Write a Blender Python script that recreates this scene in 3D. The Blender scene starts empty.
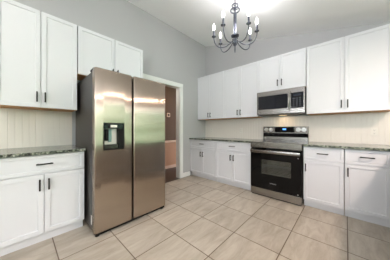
import bpy, bmesh, math, random
from mathutils import Vector, Matrix
random.seed(7)
S = bpy.context.scene
COL = S.collection
R = math.radians

# ------------------------------------------------------------ camera, world, lights, exposure
YB = 3.438                      # the range wall
CEIL0, SLOPE = 3.375, -0.238    # the ceiling falls away from the fridge wall
XR, YF = 4.3, -3.3              # right wall and the wall behind the camera
def ceil_z(x): return CEIL0 + SLOPE * x

cam_data = bpy.data.cameras.new('camera')
cam = bpy.data.objects.new('camera', cam_data); COL.objects.link(cam)
cam.location = (2.7988, 0.0, 1.1377)
cam.rotation_euler = (R(90), 0, 0.74836)
cam_data.sensor_width = 36.0
cam_data.lens = 36.0 * 162.463 / 390
cam_data.shift_y = -1.18 / 390
cam_data.clip_start = 0.02
S.camera = cam

S.view_settings.view_transform = 'Standard'
S.view_settings.look = 'None'
S.view_settings.gamma = 1.0
S.view_settings.use_curve_mapping = False
S.view_settings.exposure = 0.06
S.cycles.use_denoising = True
S.cycles.max_bounces = 10
S.cycles.diffuse_bounces = 6
S.cycles.sample_clamp_indirect = 6.0

world = bpy.data.worlds.new('world'); S.world = world
world.use_nodes = True
wn = world.node_tree.nodes; wn.clear()
bg = wn.new('ShaderNodeBackground'); wo = wn.new('ShaderNodeOutputWorld')
bg.inputs['Color'].default_value = (0.88, 0.915, 1.0, 1); bg.inputs['Strength'].default_value = 5.4
world.node_tree.links.new(bg.outputs[0], wo.inputs[0])

def area(name, loc, rot, sx, sy, power, col=(1, 1, 1)):
    d = bpy.data.lights.new(name, 'AREA'); d.shape = 'RECTANGLE'; d.size = sx; d.size_y = sy
    d.energy = power; d.color = col
    o = bpy.data.objects.new(name, d); COL.objects.link(o); o.location = loc; o.rotation_euler = rot
    return o
# daylight through the big glazed opening behind the camera and through the side window
def portal(name, loc, rot, sx, sy):
    d = bpy.data.lights.new(name, 'AREA'); d.shape = 'RECTANGLE'; d.size = sx; d.size_y = sy; d.cycles.is_portal = True
    o = bpy.data.objects.new(name, d); COL.objects.link(o); o.location = loc; o.rotation_euler = rot
portal('daylight_living_room_windows', (2.85, YF - 0.02, 1.33), (R(90), 0, R(180)), 2.5, 2.05)
portal('daylight_side_window', (XR + 0.02, 1.25, 1.45), (R(90), 0, R(90)), 3.7, 1.58)
sun_d = bpy.data.lights.new('garden_sun', 'SUN'); sun_d.energy = 6.5; sun_d.angle = R(1); sun_d.color = (1.0, 0.96, 0.9)
sun = bpy.data.objects.new('garden_sun', sun_d); COL.objects.link(sun); sun.rotation_euler = (0, R(-52), 0)   # shines towards +x
# added fill lamp behind the camera, then the warm peninsula lamp (facing down)
for lx, ly, lp, lc in ((1.0, -1.0, 14, (1.0, 0.94, 0.88)), (3.93, 1.7, 46, (1.0, 0.79, 0.66))):
    area('ceiling_lamp_light', (lx, ly, ceil_z(lx) - 0.09), (0, 0, 0), 0.22, 0.22, lp, lc)

# added fill behind the camera, aimed at the ceiling to brighten the upper room
area('added_bounce_light', (3.5, -2.2, 1.8), Vector((-0.20, -0.42, -0.88)).to_track_quat('Z', 'Y').to_euler(), 1.2, 1.2, 130, (0.86, 0.91, 1.0))

# ------------------------------------------------------------ materials
def mat(name, col, rough=0.5, metal=0.0, spec=0.5, **kw):
    m = bpy.data.materials.new(name); m.use_nodes = True
    b = m.node_tree.nodes['Principled BSDF']
    b.inputs['Base Color'].default_value = (*col, 1)
    b.inputs['Roughness'].default_value = rough
    b.inputs['Metallic'].default_value = metal
    b.inputs['Specular IOR Level'].default_value = spec
    for k, v in kw.items(): b.inputs[k.replace('_', ' ')].default_value = v
    return m
def lin(r, g, b):
    f = lambda c: (c / 255 / 12.92) if c <= 10 else ((c / 255 + 0.055) / 1.055) ** 2.4
    return (f(r), f(g), f(b))
def nodes(m): return m.node_tree.nodes, m.node_tree.links, m.node_tree.nodes['Principled BSDF']
def emis(name, col, strength):
    m = mat(name, col, 0.4)
    b = m.node_tree.nodes['Principled BSDF']
    b.inputs['Emission Color'].default_value = (*col, 1); b.inputs['Emission Strength'].default_value = strength
    return m

def painted(name, col, rough, scale=60, bump=0.02, var=0.03):
    m = mat(name, col, rough); n, l, b = nodes(m)
    tc = n.new('ShaderNodeTexCoord'); nz = n.new('ShaderNodeTexNoise'); nz.inputs['Scale'].default_value = scale
    nz.inputs['Detail'].default_value = 3
    l.new(tc.outputs['Object'], nz.inputs['Vector'])
    bp = n.new('ShaderNodeBump'); bp.inputs['Strength'].default_value = bump; bp.inputs['Distance'].default_value = 0.01
    l.new(nz.outputs['Fac'], bp.inputs['Height']); l.new(bp.outputs[0], b.inputs['Normal'])
    cr = n.new('ShaderNodeValToRGB')
    cr.color_ramp.elements[0].color = (*[c * (1 - var) for c in col], 1)
    cr.color_ramp.elements[1].color = (*[min(1, c * (1 + var)) for c in col], 1)
    n2 = n.new('ShaderNodeTexNoise'); n2.inputs['Scale'].default_value = 1.5
    l.new(tc.outputs['Object'], n2.inputs['Vector']); l.new(n2.outputs['Fac'], cr.inputs[0]); l.new(cr.outputs[0], b.inputs['Base Color'])
    return m

M = {}
M['wall'] = painted('grey_wall_paint', lin(184, 183, 184), 0.85)
M['ceil'] = painted('ceiling_paint', lin(250, 250, 250), 0.9, 90)
M['far_wall'] = painted('tan_wall_paint', lin(208, 194, 178), 0.85)
M['espresso'] = painted('espresso_cabinet_paint', lin(74, 65, 56), 0.45)
M['trim'] = painted('white_trim_paint', lin(238, 238, 235), 0.4, 40, 0.005)
M['cab'] = painted('white_cabinet_paint', lin(221, 221, 224), 0.38, 30, 0.004, 0.008)
M['filter_grey'] = mat('matte_grey_filter', lin(120, 118, 112), 0.8)  # plain grey of the microwave's underside filter
M['under'] = painted('raw_wood_underside', lin(192, 142, 92), 0.6)
M['handle'] = mat('black_bronze_pull', lin(44, 40, 38), 0.38, 0.6)
M['black'] = mat('black_plastic', lin(16, 16, 16), 0.5, 0.0, 0.2)
M['dark_side'] = painted('dark_grey_steel_side', lin(44, 40, 36), 0.45, 200, 0.02)
M['blackglass'] = mat('black_glass', lin(9, 9, 10), 0.06, 0.0, 0.22)
M['hall_up'] = painted('brown_hall_paint', lin(96, 68, 50), 0.7)
M['hall_low'] = painted('tan_hall_wainscot', lin(180, 130, 100), 0.6)
M['hall_trim'] = painted('hall_trim_paint', lin(214, 178, 154), 0.5)
M['plate'] = mat('white_plastic_plate', lin(230, 225, 216), 0.35)
M['slot'] = mat('dark_slot', lin(70, 66, 62), 0.6)
M['whitemark'] = mat('white_print', lin(190, 190, 190), 0.5)
M['pewter'] = mat('dark_pewter', lin(96, 98, 108), 0.28, 0.9)
M['bulb'] = emis('lit_candle_bulb', (1.0, 0.97, 0.92), 10)
M['blue'] = emis('blue_display', (0.1, 0.35, 1.0), 2.0)
M['ceil_lamp'] = emis('ceiling_lamp_glass', (1.0, 0.85, 0.68), 3.0)
M['enamel'] = mat('grey_oven_enamel', lin(215, 215, 206), 0.35)
M['chrome'] = mat('rack_wire', lin(190, 190, 185), 0.25, 1.0)
M['bark'] = mat('bark', lin(90, 72, 55), 0.9)

def stainless(name, col, rough, spread):
    """brushed steel: fine grain tilts the surface sideways only, so reflections smear along the horizontal"""
    m = mat(name, col, rough, 1.0); n, l, b = nodes(m)
    tc = n.new('ShaderNodeTexCoord'); ge = n.new('ShaderNodeNewGeometry')
    mp = n.new('ShaderNodeVectorMath'); mp.operation = 'SCALE'; mp.inputs['Scale'].default_value = 5000
    l.new(tc.outputs['Object'], mp.inputs[0])
    w1 = n.new('ShaderNodeTexWhiteNoise'); l.new(mp.outputs[0], w1.inputs['Vector'])
    sp = n.new('ShaderNodeSeparateColor'); l.new(w1.outputs['Color'], sp.inputs[0])
    ad = n.new('ShaderNodeMath'); ad.operation = 'ADD'; l.new(sp.outputs[0], ad.inputs[0]); l.new(sp.outputs[1], ad.inputs[1])
    mr = n.new('ShaderNodeMapRange'); mr.inputs['From Min'].default_value = 0; mr.inputs['From Max'].default_value = 2
    mr.inputs['To Min'].default_value = -spread; mr.inputs['To Max'].default_value = spread
    l.new(ad.outputs[0], mr.inputs['Value'])
    cx = n.new('ShaderNodeVectorMath'); cx.operation = 'CROSS_PRODUCT'; cx.inputs[1].default_value = (0, 0, 1); l.new(ge.outputs['Normal'], cx.inputs[0])
    sc = n.new('ShaderNodeVectorMath'); sc.operation = 'SCALE'; l.new(cx.outputs[0], sc.inputs[0]); l.new(mr.outputs[0], sc.inputs['Scale'])
    av = n.new('ShaderNodeVectorMath'); av.operation = 'ADD'; l.new(ge.outputs['Normal'], av.inputs[0]); l.new(sc.outputs[0], av.inputs[1])
    nm = n.new('ShaderNodeVectorMath'); nm.operation = 'NORMALIZE'; l.new(av.outputs[0], nm.inputs[0]); l.new(nm.outputs[0], b.inputs['Normal'])
    return m
M['fridge'] = stainless('brushed_fridge_steel', lin(172, 158, 144), 0.09, 0.80)
M['steel'] = stainless('brushed_stainless', lin(152, 148, 143), 0.16, 0.30)
M['darksteel'] = stainless('dark_stainless', lin(120, 114, 108), 0.2, 0.30)

def tile_mat():
    m = mat('stone_floor_tile', (0.5, 0.47, 0.43), 0.42); n, l, b = nodes(m)
    tc = n.new('ShaderNodeTexCoord')
    mp = n.new('ShaderNodeMapping'); mp.inputs['Location'].default_value = (-0.073, -0.230, 0)
    l.new(tc.outputs['Object'], mp.inputs[0])
    br = n.new('ShaderNodeTexBrick'); br.offset = 0.0; br.squash = 1.0
    br.inputs['Scale'].default_value = 1.0; br.inputs['Brick Width'].default_value = 0.4565; br.inputs['Row Height'].default_value = 0.4565
    br.inputs['Mortar Size'].default_value = 0.0048; br.inputs['Mortar Smooth'].default_value = 0.3; br.inputs['Bias'].default_value = 0.0
    br.inputs['Color1'].default_value = (0, 0, 0, 1); br.inputs['Color2'].default_value = (1, 1, 1, 1); br.inputs['Mortar'].default_value = (0.5, 0.5, 0.5, 1)
    l.new(mp.outputs[0], br.inputs['Vector'])
    # soft streaks running along y inside each tile, shifted tile by tile
    comb = n.new('ShaderNodeMapping'); comb.inputs['Scale'].default_value = (7.0, 1.6, 1)
    addv = n.new('ShaderNodeVectorMath'); addv.operation = 'ADD'
    scl = n.new('ShaderNodeVectorMath'); scl.operation = 'SCALE'; scl.inputs['Scale'].default_value = 9.0
    l.new(br.outputs['Color'], scl.inputs[0]); l.new(tc.outputs['Object'], addv.inputs[0]); l.new(scl.outputs[0], addv.inputs[1])
    l.new(addv.outputs[0], comb.inputs[0])
    n1 = n.new('ShaderNodeTexNoise'); n1.inputs['Scale'].default_value = 1.6; n1.inputs['Detail'].default_value = 7; n1.inputs['Roughness'].default_value = 0.66
    n1.inputs['Distortion'].default_value = 0.7
    l.new(comb.outputs[0], n1.inputs['Vector'])
    cr = n.new('ShaderNodeValToRGB'); e = cr.color_ramp.elements
    e[0].position = 0.30; e[0].color = (*lin(164, 152, 137), 1)
    e[1].position = 0.72; e[1].color = (*lin(199, 190, 176), 1)
    k = e.new(0.5); k.color = (*lin(182, 171, 156), 1)
    l.new(n1.outputs['Fac'], cr.inputs[0])
    tone = n.new('ShaderNodeMixRGB'); tone.blend_type = 'MULTIPLY'; tone.inputs[0].default_value = 1.0
    tr = n.new('ShaderNodeMapRange'); tr.inputs['To Min'].default_value = 0.90; tr.inputs['To Max'].default_value = 1.04
    l.new(br.outputs['Color'], tr.inputs['Value']); l.new(cr.outputs[0], tone.inputs[1]); l.new(tr.outputs[0], tone.inputs[2])
    mx = n.new('ShaderNodeMixRGB'); mx.inputs[2].default_value = (*lin(96, 78, 60), 1)
    l.new(br.outputs['Fac'], mx.inputs[0]); l.new(tone.outputs[0], mx.inputs[1]); l.new(mx.outputs[0], b.inputs['Base Color'])
    bp = n.new('ShaderNodeBump'); bp.invert = True; bp.inputs['Strength'].default_value = 0.35; bp.inputs['Distance'].default_value = 0.003
    l.new(br.outputs['Fac'], bp.inputs['Height']); l.new(bp.outputs[0], b.inputs['Normal'])
    return m
M['tile'] = tile_mat()

def granite():
    m = mat('speckled_granite', (0.3, 0.3, 0.27), 0.12); n, l, b = nodes(m)
    tc = n.new('ShaderNodeTexCoord')
    n1 = n.new('ShaderNodeTexNoise'); n1.inputs['Scale'].default_value = 30; n1.inputs['Detail'].default_value = 5; n1.inputs['Roughness'].default_value = 0.7
    n1.inputs['Distortion'].default_value = 0.8
    l.new(tc.outputs['Object'], n1.inputs['Vector'])
    cr = n.new('ShaderNodeValToRGB'); e = cr.color_ramp.elements
    e[0].position = 0.40; e[0].color = (*lin(30, 34, 30), 1)
    e[1].position = 0.66; e[1].color = (*lin(205, 205, 192), 1)
    for p, c in ((0.46, (58, 64, 56)), (0.52, (108, 113, 99)), (0.58, (146, 149, 134))):
        k = e.new(p); k.color = (*lin(*c), 1)
    l.new(n1.outputs['Fac'], cr.inputs[0])
    vo = n.new('ShaderNodeTexVoronoi'); vo.inputs['Scale'].default_value = 38
    l.new(tc.outputs['Object'], vo.inputs['Vector'])
    c2 = n.new('ShaderNodeValToRGB'); c2.color_ramp.elements[0].position = 0.14; c2.color_ramp.elements[1].position = 0.22
    l.new(vo.outputs['Distance'], c2.inputs[0])
    mx = n.new('ShaderNodeMixRGB'); mx.inputs[1].default_value = (*lin(46, 48, 44), 1)
    l.new(c2.outputs[0], mx.inputs[0]); l.new(cr.outputs[0], mx.inputs[2]); l.new(mx.outputs[0], b.inputs['Base Color'])
    return m
M['granite'] = granite()

def hardwood():
    m = mat('dark_hall_floorboards', lin(66, 48, 40), 0.35); n, l, b = nodes(m)
    tc = n.new('ShaderNodeTexCoord'); br = n.new('ShaderNodeTexBrick')
    br.inputs['Scale'].default_value = 1; br.inputs['Brick Width'].default_value = 0.9; br.inputs['Row Height'].default_value = 0.09
    br.inputs['Mortar Size'].default_value = 0.0015
    br.inputs['Color1'].default_value = (*lin(54, 40, 30), 1); br.inputs['Color2'].default_value = (*lin(44, 32, 24), 1); br.inputs['Mortar'].default_value = (*lin(34, 26, 22), 1)
    mp = n.new('ShaderNodeMapping'); mp.inputs['Rotation'].default_value = (0, 0, R(90))
    l.new(tc.outputs['Object'], mp.inputs[0]); l.new(mp.outputs[0], br.inputs['Vector']); l.new(br.outputs['Color'], b.inputs['Base Color'])
    return m
M['hallfloor'] = hardwood()

def glass(name, tint, gloss=0.08):
    m = bpy.data.materials.new(name); m.use_nodes = True; n = m.node_tree.nodes; l = m.node_tree.links; n.clear()
    t = n.new('ShaderNodeBsdfTransparent'); t.inputs[0].default_value = (*tint, 1)
    g = n.new('ShaderNodeBsdfGlossy'); g.inputs['Roughness'].default_value = 0.03
    fr = n.new('ShaderNodeFresnel'); fr.inputs['IOR'].default_value = 1.5
    mx = n.new('ShaderNodeMixShader'); o = n.new('ShaderNodeOutputMaterial')
    l.new(fr.outputs[0], mx.inputs[0]); l.new(t.outputs[0], mx.inputs[1]); l.new(g.outputs[0], mx.inputs[2]); l.new(mx.outputs[0], o.inputs[0])
    return m
M['pane'] = glass('window_glass', (0.97, 0.99, 0.97))
M['ovenpane'] = glass('tinted_oven_glass', (0.78, 0.78, 0.76))
M['cupglass'] = glass('clear_cup_glass', (0.86, 0.9, 0.96))

def foliage():
    m = mat('garden_leaves', lin(120, 160, 110), 0.7); n, l, b = nodes(m)
    tc = n.new('ShaderNodeTexCoord'); nz = n.new('ShaderNodeTexNoise'); nz.inputs['Scale'].default_value = 7; nz.inputs['Detail'].default_value = 5
    cr = n.new('ShaderNodeValToRGB'); cr.color_ramp.elements[0].position = 0.35; cr.color_ramp.elements[0].color = (*lin(150, 188, 166), 1)
    cr.color_ramp.elements[1].position = 0.65; cr.color_ramp.elements[1].color = (*lin(186, 216, 194), 1)
    l.new(tc.outputs['Object'], nz.inputs['Vector']); l.new(nz.outputs['Fac'], cr.inputs[0]); l.new(cr.outputs[0], b.inputs['Base Color'])
    return m
M['leaf'] = foliage()
M['lawn'] = mat('lawn_green', lin(165, 176, 150), 0.9)

# ------------------------------------------------------------ mesh helpers
def nb(): return bmesh.new()
def box(bm, x0, x1, y0, y1, z0, z1, bev=0.0, seg=1):
    r = bmesh.ops.create_cube(bm, size=1.0); vs = r['verts']
    bmesh.ops.scale(bm, vec=(x1 - x0, y1 - y0, z1 - z0), verts=vs)
    bmesh.ops.translate(bm, vec=((x0 + x1) / 2, (y0 + y1) / 2, (z0 + z1) / 2), verts=vs)
    if bev > 0:
        es = list({e for v in vs for e in v.link_edges})
        bmesh.ops.bevel(bm, geom=es, offset=bev, segments=seg, affect='EDGES', profile=0.5)
def cyl(bm, p0, p1, r0, r1=None, seg=20):
    r1 = r0 if r1 is None else r1
    p0 = Vector(p0); p1 = Vector(p1); d = p1 - p0
    mt = Matrix.Translation((p0 + p1) / 2) @ d.to_track_quat('Z', 'Y').to_matrix().to_4x4()
    bmesh.ops.create_cone(bm, cap_ends=True, segments=seg, radius1=r0, radius2=r1, depth=d.length, matrix=mt)
def lathe(bm, prof, c=(0, 0, 0), seg=24):
    rings = []
    for r, z in prof:
        rings.append([bm.verts.new((c[0] + r * math.cos(2 * math.pi * k / seg), c[1] + r * math.sin(2 * math.pi * k / seg), c[2] + z)) for k in range(seg)])
    for a, b in zip(rings, rings[1:]):
        for k in range(seg): bm.faces.new((a[k], a[(k + 1) % seg], b[(k + 1) % seg], b[k]))
    if prof[0][0] > 1e-4: bm.faces.new(list(reversed(rings[0])))
    if prof[-1][0] > 1e-4: bm.faces.new(rings[-1])
def tube(bm, pts, rad, seg=10):
    pts = [Vector(p) for p in pts]; rings = []
    prev = None
    for i, p in enumerate(pts):
        t = (pts[min(i + 1, len(pts) - 1)] - pts[max(i - 1, 0)]).normalized()
        a = t.orthogonal().normalized() if prev is None else (prev - t * prev.dot(t)).normalized()
        prev = a; b = t.cross(a)
        rr = rad(i / (len(pts) - 1)) if callable(rad) else rad
        rings.append([bm.verts.new(p + a * (rr * math.cos(2 * math.pi * k / seg)) + b * (rr * math.sin(2 * math.pi * k / seg))) for k in range(seg)])
    for q, w in zip(rings, rings[1:]):
        for k in range(seg): bm.faces.new((q[k], q[(k + 1) % seg], w[(k + 1) % seg], w[k]))
    bm.faces.new(list(reversed(rings[0]))); bm.faces.new(rings[-1])
def torus(bm, c, R0, r0, seg=32, ms=10, axis='Z'):
    rings = []
    for i in range(seg):
        a = 2 * math.pi * i / seg; ring = []
        for j in range(ms):
            b = 2 * math.pi * j / ms
            x, y, z = (R0 + r0 * math.cos(b)) * math.cos(a), (R0 + r0 * math.cos(b)) * math.sin(a), r0 * math.sin(b)
            if axis == 'X': x, y, z = z, x, y
            if axis == 'Y': x, y, z = x, z, y
            ring.append(bm.verts.new((c[0] + x, c[1] + y, c[2] + z)))
        rings.append(ring)
    for i in range(seg):
        q, w = rings[i], rings[(i + 1) % seg]
        for j in range(ms): bm.faces.new((q[j], w[j], w[(j + 1) % ms], q[(j + 1) % ms]))
def obj(name, bm, m, parent=None, smooth=False):
    bmesh.ops.recalc_face_normals(bm, faces=bm.faces[:])
    me = bpy.data.meshes.new(name); bm.to_mesh(me); bm.free()
    if smooth:
        me.polygons.foreach_set('use_smooth', [True] * len(me.polygons))
        try: me.set_sharp_from_angle(angle=R(40))
        except Exception: pass
    me.materials.append(m)
    o = bpy.data.objects.new(name, me); COL.objects.link(o)
    if parent: o.parent = parent
    return o
def struct(name, bm, m, parent=None):
    o = obj(name, bm, m, parent)
    if parent is None: o['kind'] = 'structure'
    return o
def tag(o, label, cat, group=None):
    o['label'] = label; o['category'] = cat
    if group: o['group'] = group
    return o
def thing(name, label, cat, loc, rz=0.0, group=None):
    o = bpy.data.objects.new(name, None); COL.objects.link(o); o.location = loc; o.rotation_euler = (0, 0, rz)
    o.empty_display_size = 0.05
    return tag(o, label, cat, group)
def copy_tree(o, parent=None):
    c = o.copy(); COL.objects.link(c)
    if parent: c.parent = parent
    for ch in list(o.children): copy_tree(ch, c)
    return c

# ------------------------------------------------------------ the room
b = nb(); box(b, 0.03, XR, YF, YB, -0.10, 0.0); struct('floor', b, M['tile'])
b = nb(); box(b, -1.1, 0.03, 0.9, 4.6, -0.10, 0.0); struct('floor_hall', b, M['hallfloor'])
b = nb()
v = [b.verts.new(p) for p in ((-0.12, YF - 0.12, ceil_z(-0.12)), (XR + 0.12, YF - 0.12, ceil_z(XR + 0.12)), (XR + 0.12, YB + 0.12, ceil_z(XR + 0.12)), (-0.12, YB + 0.12, ceil_z(-0.12)))]
f = b.faces.new(v); r = bmesh.ops.extrude_face_region(b, geom=[f])
bmesh.ops.translate(b, vec=(0, 0, 0.12), verts=[q for q in r['geom'] if isinstance(q, bmesh.types.BMVert)])
struct('ceiling', b, M['ceil'])
DY0, DY1, DZ = 1.56, 2.51, 2.10            # doorway to the hall
b = nb()
zt = ceil_z(0)
box(b, -0.12, 0, YF, DY0, 0, zt); box(b, -0.12, 0, DY1, YB, 0, zt); box(b, -0.12, 0, DY0, DY1, DZ, zt)
struct('wall_left', b, M['wall'])
def sloped_wall(name, y0, y1, x0, x1, m, hole=None):
    """wall facing y whose top follows the ceiling; hole = (x0,x1,z0,z1)"""
    b = nb()
    def prism(a, c, z0, z1a, z1c):
        q = [b.verts.new(p) for p in ((a, y0, z0), (c, y0, z0), (c, y0, z1c), (a, y0, z1a))]
        f = b.faces.new(q); r = bmesh.ops.extrude_face_region(b, geom=[f])
        bmesh.ops.translate(b, vec=(0, y1 - y0, 0), verts=[k for k in r['geom'] if isinstance(k, bmesh.types.BMVert)])
    if hole:
        hx0, hx1, hz0, hz1 = hole
        prism(x0, hx0, 0, ceil_z(x0), ceil_z(hx0)); prism(hx1, x1, 0, ceil_z(hx1), ceil_z(x1))
        prism(hx0, hx1, hz1, ceil_z(hx0), ceil_z(hx1))
        if hz0 > 0: prism(hx0, hx1, 0, hz0, hz0)
    else: prism(x0, x1, 0, ceil_z(x0), ceil_z(x1))
    return struct(name, b, m)
sloped_wall('wall_back', YB, YB + 0.12, -0.12, XR + 0.12, M['wall'])
sloped_wall('wall_front', YF - 0.12, YF, -0.12, XR + 0.12, M['wall'], (1.6, 4.1, 0.3, 2.35))
WY0, WY1, WZ0, WZ1 = -0.6, 3.12, 0.66, 2.25  # side window
b = nb()
zr = ceil_z(XR)
box(b, XR, XR + 0.12, YF, WY0, 0, zr); box(b, XR, XR + 0.12, WY1, YB, 0, zr)
box(b, XR, XR + 0.12, WY0, WY1, WZ1, zr); box(b, XR, XR + 0.12, WY0, WY1, 0, WZ0)
struct('wall_right', b, M['far_wall'])
# side window: frame with three sashes, glass pane
b = nb()
for z in (WZ0, WZ1 - 0.05): box(b, XR + 0.03, XR + 0.09, WY0, WY1, z, z + 0.05)
for y in (WY0, 0.6, 1.86, WY1 - 0.05): box(b, XR + 0.03, XR + 0.09, y, y + 0.05, WZ0 + 0.05, WZ1 - 0.05)
w = struct('window_1', b, M['trim'])
b = nb(); box(b, XR + 0.055, XR + 0.061, WY0 + 0.05, WY1 - 0.05, WZ0 + 0.05, WZ1 - 0.05); obj('window_pane', b, M['pane'], w)
b = nb()
for x in (1.6, 2.82, 4.04): box(b, x, x + 0.06, YF - 0.09, YF - 0.03, 0.36, 2.29)
box(b, 1.6, 4.1, YF - 0.09, YF - 0.03, 0.30, 0.36); box(b, 1.6, 4.1, YF - 0.09, YF - 0.03, 2.29, 2.35)
w = struct('window_2', b, M['trim'])
b = nb(); box(b, 1.66, 4.04, YF - 0.063, YF - 0.057, 0.36, 2.29); obj('window_pane', b, M['pane'], w)
# hall beyond the doorway
HX = -0.95
b = nb(); box(b, HX - 0.1, HX, 0.9, 4.6, 0.0, 2.44); struct('wall_hall', b, M['hall_up'])
b = nb(); box(b, HX - 0.1, -0.12, 0.9, 4.6, 2.44, 2.5); struct('ceiling_hall', b, M['ceil'])
b = nb(); box(b, HX, -0.12, 4.5, 4.6, 0, 2.44); box(b, HX, -0.12, 0.9, 1.0, 0, 2.44); struct('wall_hall_ends', b, M['hall_up'])
b = nb(); box(b, HX, HX + 0.012, 1.0, 4.5, 0.0, 0.74); struct('trim_3', b, M['hall_low'])
b = nb(); box(b, HX, HX + 0.03, 1.0, 4.5, 0.74, 0.80, 0.006); struct('trim_4', b, M['hall_trim'])
b = nb(); box(b, HX + 0.012, HX + 0.026, 1.0, 4.5, 0.0, 0.085, 0.004); struct('baseboard_hall', b, M['hall_trim'])
hl = bpy.data.lights.new('hall_ceiling_light', 'AREA'); hl.size = 0.5; hl.energy = 9; hl.color = (1, 0.86, 0.72)
hlo = bpy.data.objects.new('hall_ceiling_light', hl); COL.objects.link(hlo); hlo.location = (-0.52, 2.3, 2.42)
# door casing: jamb lining and casing boards
b = nb()
box(b, -0.12, 0.0, DY1 - 0.018, DY1, 0, DZ); box(b, -0.12, 0.0, DY0, DY0 + 0.018, 0, DZ); box(b, -0.12, 0.0, DY0 + 0.018, DY1 - 0.018, DZ - 0.018, DZ)
struct('trim_1', b, M['trim'])
b = nb()
box(b, 0.0, 0.018, DY1 - 0.012, DY1 + 0.078, 0, DZ - 0.012, 0.004); box(b, 0.0, 0.018, DY0 - 0.078, DY0 + 0.012, 0, DZ - 0.012, 0.004)
box(b, 0.0, 0.018, DY0 - 0.078, DY1 + 0.078, DZ - 0.012, DZ + 0.078, 0.004)
struct('trim_2', b, M['trim'])
b = nb(); box(b, 0.0, 0.016, DY1 + 0.079, YB - 0.615, 0.0, 0.105, 0.004); struct('baseboard_left', b, M['trim'])
# beadboard behind the counters
def beadboard(name, length, z0, z1, pitch=0.057):
    """grooved board, local: x along the wall, front towards -y"""
    b = nb(); t, g, dp = 0.010, 0.004, 0.0028
    prof = [(0, -t)]
    x = pitch
    while x < length - 0.01:
        prof += [(x - g, -t), (x - g * 0.4, -t + dp), (x + g * 0.4, -t + dp), (x + g, -t)]
        x += pitch
    prof += [(length, -t), (length, 0), (0, 0)]
    q = [b.verts.new((px, py, z0)) for px, py in prof]
    f = b.faces.new(q); r = bmesh.ops.extrude_face_region(b, geom=[f])
    bmesh.ops.translate(b, vec=(0, 0, z1 - z0), verts=[k for k in r['geom'] if isinstance(k, bmesh.types.BMVert)])
    return struct(name, b, M['bead'])
M['bead'] = painted('cream_beadboard_paint', lin(228, 221, 212), 0.4, 40, 0.004, 0.01)
o = beadboard('trim_5', 0.70, 0.9165, 1.3685); o.location = (0, -0.207, 0); o.rotation_euler = (0, 0, R(90))
o = beadboard('trim_6', 3.24, 0.9165, 1.3685); o.location = (0.0, YB, 0)
# garden outside the side window
b = nb(); box(b, -6, 22, -22, 22, -0.5, -0.35); struct('garden_ground', b, M['lawn'])
b = nb()
for k in range(40):
    y = -6 + k * 0.42 + random.uniform(-0.2, 0.2); h = random.uniform(2.9, 3.2)
    for z in (0.2, 1.0, 1.8, h - 0.75):
        bmesh.ops.create_icosphere(b, subdivisions=2, radius=random.uniform(0.6, 0.72), matrix=Matrix.Translation((9.0 + random.uniform(-0.2, 0.3), y, z)))
for q in b.verts: q.co += Vector((random.uniform(-.08, .08), random.uniform(-.08, .08), random.uniform(-.08, .08)))
hd = obj('garden_hedge', b, M['leaf']); hd['kind'] = 'structure'

# ------------------------------------------------------------ cabinets
def shaker(w, h, t=0.02, rail=0.057, rec=0.009):
    """local: x 0..w, z 0..h, back at y=0, front at y=-t, centre panel set back"""
    b = nb(); box(b, 0, w, -t, 0, 0, h)
    b.faces.ensure_lookup_table()
    f = min(b.faces, key=lambda q: q.calc_center_median().y)
    bmesh.ops.inset_region(b, faces=[f], thickness=rail, use_boundary=True)
    bmesh.ops.inset_region(b, faces=[f], thickness=0.004, depth=0)
    bmesh.ops.translate(b, vec=(0, rec, 0), verts=list(f.verts))
    es = [e for e in b.edges if len(e.link_faces) == 2 and all(abs(q.co.y + t) < 1e-5 and (min(q.co.x, w - q.co.x) < 1e-5 or min(q.co.z, h - q.co.z) < 1e-5) for q in e.verts) and any(abs(fc.normal.y) < 0.1 for fc in e.link_faces)]
    bmesh.ops.bevel(b, geom=es, offset=0.0018, segments=1, affect='EDGES')
    return b
def pull(parent, x, z, vert=True, L=0.112, y=0.0):
    b = nb(); s = 0.0065
    if vert:
        box(b, x - s, x + s, y - 0.036, y - 0.026, z - L / 2, z + L / 2, 0.002)
        for q in (-1, 1): box(b, x - s * 0.8, x + s * 0.8, y - 0.027, y + 0.0005, z + q * (L / 2 - 0.014) - s, z + q * (L / 2 - 0.014) + s)
    else:
        box(b, x - L / 2, x + L / 2, y - 0.036, y - 0.026, z - s, z + s, 0.002)
        for q in (-1, 1): box(b, x + q * (L / 2 - 0.014) - s, x + q * (L / 2 - 0.014) + s, y - 0.027, y + 0.0005, z - s * 0.8, z + s * 0.8)
    return obj('handle', b, M['handle'], parent)
def leaf(root, kind, x, z, w, h, depth, hx, hz, vert=True, L=0.112, rail=0.057):
    d = obj(kind, shaker(w, h, rail=rail), M['cab'], root); d.location = (x, -depth, z)
    if hx is not None: pull(d, hx, hz, vert, L, -0.02)
    return d
G = 0.003
def upper(label, loc, rz, w, z0, z1, splits, sides, hz):
    """splits: door widths; sides: which edge has the handle"""
    t = thing('upper_cabinet', label, 'cabinet', loc, rz, 'white shaker upper cabinets')
    d = 0.312
    b = nb(); box(b, G, w - G, -d, -0.002, z0 + 0.004, z1 - 0.0); obj('carcass', b, M['cab'], t)
    b = nb(); box(b, G + 0.001, w - G - 0.001, -d + 0.002, -0.003, z0, z0 + 0.004); obj('bottom_panel', b, M['under'], t)
    x = 0
    for dw, s in zip(splits, sides):
        leaf(t, 'door', x + G + 0.0005, z0 + 0.004, dw - 2 * G - 0.001, z1 - z0 - 0.006, d, (0.030 if s == 'l' else dw - 2 * G - 0.030), hz - z0)
        x += dw
    return t
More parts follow.
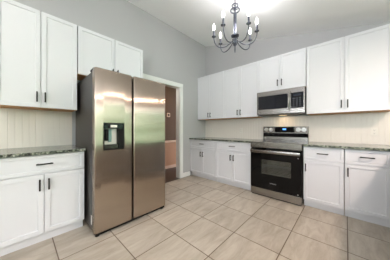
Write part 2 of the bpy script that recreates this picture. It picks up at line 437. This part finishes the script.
def base(label, loc, rz, w, splits, sides, hz=0.585):
    t = thing('base_cabinet', label, 'cabinet', loc, rz, 'white shaker base cabinets')
    d = 0.590
    b = nb(); box(b, G, w - G, -d, -0.002, 0.10, 0.884); obj('carcass', b, M['cab'], t)
    b = nb(); box(b, G, w - G, -0.545, -0.10, 0.0, 0.10); obj('toe_kick', b, M['cab'], t)
    leaf(t, 'drawer', G, 0.698, w - 2 * G, 0.179, d, w / 2, 0.095, False, 0.125, 0.042)
    x = 0
    for dw, s in zip(splits, sides):
        leaf(t, 'door', x + G, 0.106, dw - 2 * G, 0.582, d, (0.030 if s == 'l' else dw - 2 * G - 0.030), hz - 0.106)
        x += dw
    return t
A = R(90)
upper('tall white two-door upper cabinet on the left wall, left of the fridge', (0, -0.176, 0), A, 0.666, 1.37, 2.44, (0.333, 0.333), 'rl', 1.482)
upper('short white upper cabinet mounted above the fridge', (0, 0.494, 0), A, 0.896, 1.83, 2.44, (0.448, 0.448), 'rl', 1.935)
upper('white two-door upper cabinet in the far corner beside the doorway wall', (0.004, YB, 0), 0, 0.776, 1.37, 2.44, (0.388, 0.388), 'rl', 1.465)
upper('white two-door upper cabinet between the corner cabinet and the microwave', (0.780, YB, 0), 0, 0.780, 1.37, 2.44, (0.390, 0.390), 'rl', 1.475)
upper('short white two-door cabinet directly above the microwave', (1.561, YB, 0), 0, 0.773, 1.816, 2.44, (0.3865, 0.3865), 'rl', 1.945)
upper('widest white two-door upper cabinet, right of the microwave', (2.335, YB, 0), 0, 0.900, 1.37, 2.44, (0.450, 0.450), 'rl', 1.485)
base('white base cabinet under the granite counter left of the fridge', (0, -0.176, 0), A, 0.678, (0.339, 0.339), 'rl', 0.592)
base('white base cabinet in the far corner, farthest left of the range', (0.004, YB, 0), 0, 0.776, (0.388, 0.388), 'rl', 0.56)
base('white two-door base cabinet touching the left side of the range', (0.780, YB, 0), 0, 0.777, (0.3885, 0.3885), 'rl', 0.57)
base('narrow white single-door base cabinet touching the right side of the range', (2.340, YB, 0), 0, 0.444, (0.444,), 'l', 0.582)
base('white single-door base cabinet at the right end of the counter', (2.785, YB, 0), 0, 0.395, (0.395,), 'l', 0.592)
def counter(label, x0, x1, loc, rz):
    b = nb(); box(b, x0, x1, -0.640, -0.012, 0.8855, 0.9155, 0.004, 2)
    o = obj('countertop', b, M['granite']); o.location = loc; o.rotation_euler = (0, 0, rz)
    return tag(o, label, 'countertop', 'granite countertops')
counter('speckled granite countertop on the left wall beside the fridge', -0.03, 0.686, (0, -0.176, 0), A)
counter('speckled granite countertop running from the corner to the range', 0.003, 1.556, (0, YB, 0), 0)
counter('speckled granite countertop right of the range', 2.341, 3.204, (0, YB, 0), 0)
t = thing('peninsula_cabinet', 'dark brown peninsula base cabinet closing off the kitchen beside the camera', 'cabinet', (3.245, YB - 0.02, 0), -A)
b = nb(); box(b, 0.0, 2.95, 0.0, 0.60, 0.10, 0.884); obj('carcass', b, M['espresso'], t)
b = nb(); box(b, 0.0, 2.95, 0.06, 0.60, 0.0, 0.10); obj('toe_kick', b, M['espresso'], t)
for k in range(6):
    d_ = obj('door', shaker(0.40, 0.74), M['espresso'], t); d_.location = (0.66 + k * 0.405 * 0.93, 0, 0.12); d_.scale = (0.93, 1, 1)
    pull(d_, 0.03 if k % 2 else 0.37, 0.64, True, 0.112, -0.02)
b = nb(); box(b, 3.206, 3.90, 0.42, YB - 0.012, 0.8855, 0.9155, 0.004, 2)
tag(obj('countertop', b, M['granite']), 'speckled granite top of the peninsula beside the camera', 'countertop', 'granite countertops')

# ------------------------------------------------------------ refrigerator (local x along wall, front -y)
M['dispback'] = mat('pale_grey_plastic', lin(215, 212, 204), 0.35)
def fridge():
    t = thing('refrigerator', 'stainless steel side-by-side refrigerator with dark grey sides and water dispenser', 'refrigerator', (0.03, 0.523, 0), A)
    W, D0, D1, H = 0.898, -0.795, -0.870, 1.786
    b = nb(); box(b, 0.004, W - 0.004, D0 + 0.004, -0.002, 0.035, 1.755, 0.006, 2); obj('body', b, M['dark_side'], t)
    def door_bm(x0, x1):
        b = nb(); n = 10; r = 0.012; bow = 0.006
        prof = [(x0, D0), (x0, D1 + r)]
        for k in range(1, 5):
            a = k / 5 * math.pi / 2; prof.append((x0 + r - r * math.cos(a), D1 + r - r * math.sin(a)))
        for k in range(n + 1):
            s = k / n; prof.append((x0 + r + (x1 - x0 - 2 * r) * s, D1 - bow * 4 * s * (1 - s)))
        for k in range(1, 5):
            a = k / 5 * math.pi / 2; prof.append((x1 - r + r * math.sin(a), D1 + r - r * math.cos(a)))
        prof += [(x1, D1 + r), (x1, D0)]
        q = [b.verts.new((px, py, 0.045)) for px, py in prof]
        f = b.faces.new(q); ex = bmesh.ops.extrude_face_region(b, geom=[f])
        up = [k for k in ex['geom'] if isinstance(k, bmesh.types.BMVert)]
        bmesh.ops.translate(b, vec=(0, 0, H - 0.045), verts=up)
        es = [e for e in b.edges if all(v_.co.z > H - 1e-5 and v_.co.y < D0 - 0.001 for v_ in e.verts)]
        bmesh.ops.bevel(b, geom=es, offset=0.022, segments=6, affect='EDGES', profile=0.5)
        return b
    SP0, SP1 = 0.403, 0.424
    left = obj('freezer_door', door_bm(0.0, SP0), M['fridge'], t, True)
    right = obj('fridge_door', door_bm(SP1, W), M['fridge'], t, True)
    # dispenser opening cut through the left door's skin
    dx0, dx1, dz0, dz1 = 0.082, 0.306, 0.905, 1.203
    cb = nb(); box(cb, dx0, dx1, D1 - 0.05, D0 - 0.004, dz0, dz1)
    cut = obj('cutter', cb, M['black'])
    cut.parent = t
    mod = left.modifiers.new('cut', 'BOOLEAN'); mod.object = cut; mod.operation = 'DIFFERENCE'; mod.solver = 'EXACT'
    bpy.context.view_layer.update()
    dg = bpy.context.evaluated_depsgraph_get()
    me = bpy.data.meshes.new_from_object(left.evaluated_get(dg)); left.modifiers.clear(); left.data = me
    bpy.data.objects.remove(cut)
    # recess lining
    f0 = D1 - 0.006; bk = D0 - 0.006; k = 0.010
    b = nb()
    box(b, dx0, dx0 + k, f0, bk, dz0, dz1); box(b, dx1 - k, dx1, f0, bk, dz0, dz1)
    box(b, dx0 + k, dx1 - k, f0, bk, dz1 - k, dz1); box(b, dx0 + k, dx1 - k, f0, bk, dz0, dz0 + k)
    obj('dispenser_frame', b, M['black'], left)
    b = nb(); box(b, dx0 + k, dx1 - k, bk - 0.004, bk, dz0 + k, dz1 - k); obj('dispenser_back', b, M['dispback'], left)
    b = nb(); box(b, dx0 + k, dx1 - k, f0 + 0.010, bk - 0.005, dz1 - 0.062, dz1 - k - 0.001, 0.002); cp = obj('control_panel', b, M['blackglass'], left)
    b = nb(); box(b, dx0 + 0.075, dx0 + 0.145, f0 + 0.0085, f0 + 0.0099, dz1 - 0.050, dz1 - 0.022); obj('display', b, M['plate'], cp)
    b = nb(); box(b, dx0 + 0.030, dx0 + 0.062, -0.850, bk - 0.006, dz0 + 0.10, dz1 - 0.070, 0.003); obj('paddle', b, M['black'], left)
    b = nb(); box(b, dx0 + 0.066, dx0 + 0.105, bk - 0.014, bk - 0.005, dz0 + 0.085, dz1 - 0.070, 0.003)
    obj('water_panel', b, mat('teal_glass', lin(120, 150, 148), 0.15), left)
    b = nb(); box(b, dx0 + k, dx1 - k - 0.055, f0 + 0.008, bk - 0.005, dz0 + k, dz0 + 0.062, 0.003); obj('drip_tray', b, M['steel'], left)
    b = nb(); box(b, dx1 - k - 0.053, dx1 - k - 0.001, f0 + 0.004, bk - 0.005, dz0 + k, dz1 - 0.063, 0.002); obj('side_column', b, M['black'], left)
    # recessed grips: dark channels on both inner edges
    for x0, x1, p in ((SP0, SP0 + 0.003, left), (SP1 - 0.003, SP1, right)):
        b = nb(); box(b, x0, x1, D1 + 0.016, D0 - 0.001, 0.05, H - 0.03); obj('grip_channel', b, M['gripdark'], p)
    b = nb(); box(b, SP0 + 0.003, SP1 - 0.003, D0 - 0.012, D0 - 0.001, 0.05, 1.75); obj('door_gasket', b, M['black'], t)
    b = nb(); box(b, 0.012, W - 0.012, D0 - 0.062, D0 + 0.003, 0.014, 0.044); obj('bottom_grille', b, M['black'], t)
    for x in (0.035, W - 0.045):
        b = nb(); box(b, x - 0.035, x + 0.035, D0 - 0.030, D0 + 0.08, 1.757, 1.783, 0.005); obj('hinge_cover', b, M['black'], t)
        b = nb(); cyl(b, (x, D0 - 0.040, 0), (x, D0 - 0.040, 0.014), 0.020); obj('foot', b, M['black'], t, True)
        b = nb(); cyl(b, (x, -0.08, 0), (x, -0.08, 0.034), 0.022); obj('foot', b, M['black'], t, True)
    b = nb(); box(b, 0.0025, 0.0040, D0 + 0.030, D0 + 0.062, 0.10, 0.20); obj('sticker', b, M['plate'], t)['label'] = 'white sticker low on the grey side'
    return t
M['gripdark'] = mat('dark_bronze_grip', lin(70, 58, 48), 0.35, 0.7)
fridge()

# ------------------------------------------------------------ range
def kitchen_range():
    t = thing('electric_range', 'freestanding stainless steel range with black glass oven door and raised control panel', 'range', (1.5635, YB, 0), 0)
    W = 0.770
    b = nb()      # hollow shell: two sides, back, bottom and top
    box(b, 0.002, 0.022, -0.625, -0.014, 0.045, 0.900); box(b, W - 0.022, W - 0.002, -0.625, -0.014, 0.045, 0.900)
    box(b, 0.022, W - 0.022, -0.030, -0.014, 0.045, 0.900); box(b, 0.022, W - 0.022, -0.625, -0.030, 0.045, 0.065); box(b, 0.022, W - 0.022, -0.625, -0.030, 0.880, 0.900)
    obj('body', b, M['dark_side'], t)
    b = nb(); box(b, 0.0, W, -0.6265, -0.086, 0.901, 0.915, 0.003, 2); ck = obj('cooktop', b, M['blackglass'], t)
    for x, y, r in ((0.20, -0.50, 0.10), (0.57, -0.50, 0.115), (0.20, -0.22, 0.075), (0.57, -0.22, 0.085)):
        b = nb(); torus(b, (x, y, 0.9152), r, 0.0012, 40, 4); obj('burner_ring', b, M['slot'], ck)
    b = nb(); box(b, 0.0, W, -0.663, -0.627, 0.814, 0.9165, 0.005, 2); obj('front_fascia', b, M['steel'], t)
    # oven door with window opening
    d = bpy.data.objects.new('x', None); bpy.data.objects.remove(d)
    wx0, wx1, wz0, wz1 = 0.178, 0.630, 0.380, 0.625
    z0, z1, y0, y1 = 0.142, 0.800, -0.663, -0.628
    b = nb()
    box(b, 0.003, wx0, y0, y1, z0, z1); box(b, wx1, W - 0.003, y0, y1, z0, z1)
    box(b, wx0, wx1, y0, y1, z0, wz0); box(b, wx0, wx1, y0, y1, wz1, z1)
    dr = obj('oven_door', b, M['blackglass'], t)
    b = nb(); box(b, wx0, wx1, y0 + 0.001, y0 + 0.004, wz0, wz1); obj('oven_window', b, M['ovenpane'], dr)
    # handle: broad flat bar on two posts
    b = nb(); box(b, 0.016, W - 0.016, -0.716, -0.700, 0.738, 0.788, 0.005, 2); hn = obj('handle', b, M['steel'], dr, True)
    for x in (0.045, W - 0.045):
        b = nb(); box(b, x - 0.012, x + 0.012, -0.701, -0.6625, 0.750, 0.776, 0.003); obj('handle_post', b, M['steel'], hn)
    # enamelled cavity with two wire racks, seen through the window
    cx0, cx1, cz0, cz1, cy0, cy1 = 0.10, 0.67, 0.22, 0.74, -0.624, -0.14
    b = nb()
    box(b, cx0, cx1, cy1, cy1 + 0.01, cz0, cz1); box(b, cx0 - 0.01, cx0, cy0, cy1, cz0, cz1); box(b, cx1, cx1 + 0.01, cy0, cy1, cz0, cz1)
    box(b, cx0, cx1, cy0, cy1, cz0 - 0.01, cz0); box(b, cx0, cx1, cy0, cy1, cz1, cz1 + 0.01)
    obj('oven_cavity', b, M['enamel'], t)
    for z in (0.400, 0.545):
        b = nb()
        for k in range(6): cyl(b, (cx0, cy0 + 0.03 + k * 0.085, z), (cx1, cy0 + 0.03 + k * 0.085, z), 0.0035, seg=6)
        for k in range(3): cyl(b, (cx0 + 0.12 + k * 0.165, cy0 + 0.03, z), (cx0 + 0.12 + k * 0.165, cy1 - 0.02, z), 0.003, seg=6)
        obj('oven_rack', b, M['chrome'], t)
    b = nb(); box(b, 0.003, W - 0.003, -0.661, -0.627, 0.020, 0.136, 0.003, 2); obj('storage_drawer', b, M['steel'], t)
    b = nb(); box(b, 0.012, W - 0.012, -0.630, -0.60, 0.0, 0.046); obj('plinth', b, M['black'], t)
    for x, z in ((W - 0.046, 0.700), (W - 0.050, 0.165)):
        b = nb(); box(b, x - 0.008, x + 0.008, y0 - 0.0010, y0 + 0.0005, z - 0.006, z + 0.006); obj('sticker', b, M['whitemark'], dr)
    # backguard
    b = nb(); box(b, 0.004, W - 0.004, -0.072, -0.014, 0.901, 1.180, 0.006, 2); bgd = obj('backguard', b, M['steel'], t)
    b = nb(); box(b, 0.008, W - 0.008, -0.078, -0.0715, 0.985, 1.058, 0.002); obj('vent_strip', b, M['blackglass'], bgd)
    b = nb(); box(b, 0.008, W - 0.008, -0.0755, -0.0715, 1.066, 1.172, 0.002); obj('control_panel', b, M['darksteel'], bgd)
    b = nb(); box(b, 0.225, 0.560, -0.0765, -0.0715, 1.070, 1.170, 0.002); dp = obj('display_panel', b, M['blackglass'], bgd)
    b = nb(); box(b, 0.365, 0.420, -0.0775, -0.0763, 1.118, 1.142); obj('clock_display', b, M['blue'], dp)
    for x in (0.066, 0.152, 0.618, 0.700):
        b = nb(); cyl(b, (x, -0.0715, 1.122), (x, -0.080, 1.122), 0.036, seg=28); cyl(b, (x, -0.080, 1.122), (x, -0.106, 1.122), 0.030, 0.026, 28)
        box(b, x - 0.004, x + 0.004, -0.110, -0.1055, 1.100, 1.146, 0.001)
        obj('knob', b, M['knob'], bgd, True)
    # small maker's lettering on the oven door
    cu = bpy.data.curves.new('lettering', 'FONT'); cu.body = 'SAMSUNG'; cu.size = 0.021; cu.align_x = 'CENTER'; cu.extrude = 0.0004
    to = bpy.data.objects.new('lettering', cu); COL.objects.link(to)
    bpy.context.view_layer.update()
    me = bpy.data.meshes.new_from_object(to.evaluated_get(bpy.context.evaluated_depsgraph_get()))
    bpy.data.objects.remove(to)
    me.materials.clear(); me.materials.append(M['whitemark'])
    lo = bpy.data.objects.new('lettering', me); COL.objects.link(lo); lo.parent = dr
    lo.location = (W / 2 - 0.012, y0 - 0.0003, 0.240); lo.rotation_euler = (R(90), 0, 0)
    return t
M['knob'] = mat('satin_knob', lin(215, 215, 212), 0.3, 0.9)
kitchen_range()

# ------------------------------------------------------------ microwave
def microwave():
    t = thing('microwave_oven', 'stainless over-the-range microwave with dark window, under the short cabinet', 'microwave', (1.571, YB, 1.387), 0)
    W, H, y0 = 0.757, 0.426, -0.408
    b = nb(); box(b, 0.002, W - 0.002, y0 + 0.035, -0.012, 0.004, H, 0.003); obj('housing', b, M['dark_side'], t)
    b = nb(); box(b, 0.0, W, y0 + 0.006, y0 + 0.036, 0.010, H - 0.001, 0.004, 2); fr = obj('front_frame', b, M['steel'], t)
    b = nb(); box(b, 0.012, 0.548, y0 - 0.004, y0 + 0.007, 0.030, H - 0.068, 0.003); dr = obj('door', b, M['steel'], t)
    b = nb(); box(b, 0.030, 0.520, y0 - 0.0055, y0 - 0.0035, 0.098, H - 0.085, 0.001); obj('door_window', b, M['mwglass'], dr)
    b = nb(); box(b, 0.566, 0.740, y0 - 0.002, y0 + 0.007, 0.090, H - 0.085, 0.002); cp = obj('control_panel', b, M['mwglass'], t)
    for r in range(5):
        for c in range(3):
            b = nb(); box(b, 0.592 + c * 0.045, 0.618 + c * 0.045, y0 - 0.0028, y0 - 0.0019, 0.112 + r * 0.032, 0.124 + r * 0.032); obj('button', b, M['btn'], cp)
    b = nb(); box(b, 0.600, 0.705, y0 - 0.0028, y0 - 0.0019, 0.285, 0.318); obj('display', b, M['btn2'], cp)
    b = nb()
    tube(b, [(0.545, y0 - 0.010, 0.055)] + [(0.545, y0 - 0.010 - 0.034 * math.sin(math.pi * k / 12) ** 0.6, 0.060 + 0.300 * k / 12) for k in range(1, 12)] + [(0.545, y0 - 0.010, 0.365)], 0.0105, 12)
    for z in (0.055, 0.365): cyl(b, (0.545, y0 - 0.012, z), (0.545, y0 + 0.0, z), 0.012, seg=12)
    obj('handle', b, M['steel'], dr, True)
    b = nb(); box(b, 0.05, W - 0.05, y0 + 0.06, -0.06, 0.0, 0.0045); obj('underside_filter', b, M['filter_grey'], t)
    b = nb(); box(b, W / 2 - 0.06, W / 2 + 0.06, -0.17, -0.12, -0.002, 0.001); obj('task_lamp', b, emis('task_lamp_glass', (1, 0.72, 0.42), 2.0), t)
    return t
M['mwglass'] = mat('smoked_glass', lin(26, 28, 34), 0.08)
M['btn'] = mat('grey_button', lin(70, 72, 78), 0.4)
M['btn2'] = mat('display_glass', lin(40, 46, 56), 0.2)
microwave()
area('microwave_task_light', (1.95, YB - 0.145, 1.382), (0, 0, 0), 0.12, 0.05, 0.5, (1.0, 0.70, 0.40))

# ------------------------------------------------------------ chandelier
def chandelier():
    cx, cy = 1.683, 2.010
    t = thing('chandelier', 'dark pewter six-arm candle chandelier hanging from the sloped ceiling', 'chandelier', (cx, cy, ceil_z(cx)))
    Z = lambda z: z - ceil_z(cx)
    top = 0
    b = nb(); lathe(b, [(0.062, 0.012), (0.062, -0.012), (0.05, -0.03), (0.018, -0.045)], seg=28); obj('canopy', b, M['pewter'], t, True)
    b = nb(); cyl(b, (0, 0, -0.044), (0, 0, Z(2.84)), 0.0075, seg=12); obj('stem', b, M['pewter'], t, True)
    b = nb(); torus(b, (0, 0, Z(2.832)), 0.040, 0.0075, 32, 10); obj('ring', b, M['pewter'], t, True)
    b = nb(); torus(b, (0, 0, Z(2.765)), 0.058, 0.0085, 36, 10); obj('ring', b, M['pewter'], t, True)
    b = nb()
    lathe(b, [(0.008, Z(2.85)), (0.009, Z(2.81)), (0.016, Z(2.80)), (0.022, Z(2.785)), (0.016, Z(2.770)), (0.010, Z(2.76)), (0.010, Z(2.735)), (0.021, Z(2.722)), (0.023, Z(2.71)), (0.022, Z(2.58)), (0.020, Z(2.45)), (0.024, Z(2.425)), (0.022, Z(2.41))], seg=24)
    for a in (0, 120, 240):
        ca, sa = math.cos(R(a)), math.sin(R(a))
        tube(b, [(0.008 * ca, 0.008 * sa, Z(2.832)), (0.040 * ca, 0.040 * sa, Z(2.832))], 0.004, 6); tube(b, [(0.010 * ca, 0.010 * sa, Z(2.765)), (0.058 * ca, 0.058 * sa, Z(2.765))], 0.004, 6)
    obj('column', b, M['pewter'], t, True)
    b = nb(); lathe(b, [(0.022, Z(2.412)), (0.048, Z(2.424)), (0.054, Z(2.418)), (0.050, Z(2.404)), (0.028, Z(2.396))], seg=28); obj('hub_plate', b, M['pewter'], t, True)
    b = nb(); lathe(b, [(0.028, Z(2.398)), (0.036, Z(2.375)), (0.034, Z(2.33)), (0.026, Z(2.305)), (0.014, Z(2.298))], seg=28); obj('glass_cup', b, M['cupglass'], t, True)
    b = nb(); lathe(b, [(0.010, Z(2.397)), (0.010, Z(2.305)), (0.026, Z(2.300)), (0.028, Z(2.290)), (0.012, Z(2.280)), (0.007, Z(2.265)), (0.009, Z(2.215)), (0.005, Z(2.185)), (0.0, Z(2.178))], seg=20); obj('finial', b, M['pewter'], t, True)
    def arm(a, Rr):
        ca, sa = math.cos(a), math.sin(a)
        zb = Z(2.432)     # bobeche level
        prof = [(r * (Rr / 0.285) if r > 0.05 else r, z) for r, z in [(0.034, Z(2.345)), (0.060, Z(2.322)), (0.10, Z(2.292)), (0.14, Z(2.276)), (0.18, Z(2.272)), (0.22, Z(2.284)), (0.252, Z(2.312)), (0.273, Z(2.352)), (0.283, Z(2.395)), (0.285, Z(2.427))]]
        # smooth the profile
        pts = []
        n = len(prof)
        for i in range(n - 1):
            p0, p1, p2, p3 = prof[max(i - 1, 0)], prof[i], prof[i + 1], prof[min(i + 2, n - 1)]
            for k in range(4):
                s = k / 4
                pts.append(tuple(0.5 * (2 * p1[j] + (p2[j] - p0[j]) * s + (2 * p0[j] - 5 * p1[j] + 4 * p2[j] - p3[j]) * s * s + (3 * p1[j] - p0[j] - 3 * p2[j] + p3[j]) * s ** 3) for j in (0, 1)))
        pts.append(prof[-1])
        b = nb(); tube(b, [(r * ca, r * sa, z) for r, z in pts], 0.0065, 10)
        ar = obj('arm', b, M['pewter'], t, True)
        c = (Rr * ca, Rr * sa, 0)
        b = nb(); lathe(b, [(0.008, zb - 0.010), (0.014, zb - 0.004), (0.028, zb), (0.030, zb + 0.006), (0.018, zb + 0.008)], c, 20); obj('drip_pan', b, M['pewter'], ar, True)
        b = nb(); lathe(b, [(0.0125, zb + 0.006), (0.0125, zb + 0.092)], c, 16); obj('candle_sleeve', b, M['pewter'], ar, True)
        b = nb(); lathe(b, [(0.009, zb + 0.092), (0.016, zb + 0.108), (0.019, zb + 0.124), (0.0175, zb + 0.142), (0.011, zb + 0.165), (0.004, zb + 0.184), (0.0, zb + 0.190)], c, 16); obj('bulb', b, M['bulb'], ar, True)
        pl = bpy.data.lights.new('bulb_light', 'POINT'); pl.energy = 2.0; pl.color = (0.98, 0.97, 1.0); pl.shadow_soft_size = 0.03
        po = bpy.data.objects.new('bulb_light', pl); COL.objects.link(po); po.location = (cx + c[0], cy + c[1], ceil_z(cx) + zb + 0.23)
    for a, rr in ((-149, 0.29), (-92, 0.28), (-21, 0.255), (28, 0.282), (73, 0.30), (165, 0.30)): arm(R(a), rr)
    return t
chandelier()

# ------------------------------------------------------------ unseen rug, added to darken the fridge door reflections
b = nb(); box(b, 2.66, 3.18, -0.9, 1.66, 0.0005, 0.012, 0.004, 2)
rg = obj('added_rug', b, painted('added_dark_rug', lin(66, 56, 48), 0.95, 300, 0.3, 0.1))
tag(rg, 'unseen dark brown rug added on the floor to darken the fridge reflection', 'rug')
# ------------------------------------------------------------ small wall things
def outlet(x, label):
    t = thing('wall_outlet', label, 'outlet', (x, YB - 0.010, 1.095), 0, 'outlets on the beadboard')
    b = nb(); box(b, -0.036, 0.036, -0.006, 0.0, -0.058, 0.058, 0.003, 2); obj('cover_plate', b, M['plate'], t)
    for z in (-0.022, 0.022):
        b = nb(); box(b, -0.016, 0.016, -0.008, -0.0055, z - 0.014, z + 0.014, 0.003); s = obj('receptacle', b, M['plate'], t)
        b = nb()
        for x2 in (-0.006, 0.006): box(b, x2 - 0.0015, x2 + 0.0015, -0.0086, -0.0078, z - 0.002, z + 0.007)
        cyl(b, (0, -0.0078, z - 0.008), (0, -0.0086, z - 0.008), 0.0025, seg=10)
        obj('slots', b, M['slot'], s)
outlet(0.215, 'white wall outlet near the far corner above the left counter')
outlet(1.05, 'white wall outlet between the far corner and the range')
outlet(3.095, 'white wall outlet right of the range above the counter')
t = thing('thermostat', 'small square thermostat on the brown hall wall beyond the doorway', 'thermostat', (HX, 2.905, 1.535), R(90))
b = nb(); box(b, -0.055, 0.055, -0.022, 0.0, -0.055, 0.055, 0.006, 2); obj('casing', b, M['hall_trim'], t)
b = nb(); box(b, -0.026, 0.026, -0.024, -0.0215, -0.026, 0.026, 0.002); obj('screen', b, M['black'], t)
for k, (lx, ly, w_) in enumerate(((1.0, -1.0, 'added as unseen fill behind the camera'), (3.93, 1.7, 'over the peninsula by the side window'))):
    t = thing('flush_ceiling_light', 'round flush ceiling light ' + w_, 'ceiling light', (lx, ly, ceil_z(lx)), 0, 'flush ceiling lights')
    t.rotation_euler = (0, math.atan(-SLOPE), 0)
    b = nb(); lathe(b, [(0.17, 0.0), (0.17, -0.02), (0.16, -0.025)], seg=28); obj('rim', b, M['trim'], t, True)
    b = nb(); lathe(b, [(0.155, -0.024), (0.14, -0.045), (0.08, -0.062), (0.0, -0.068)], seg=28); obj('diffuser', b, M['ceil_lamp'], t, True)
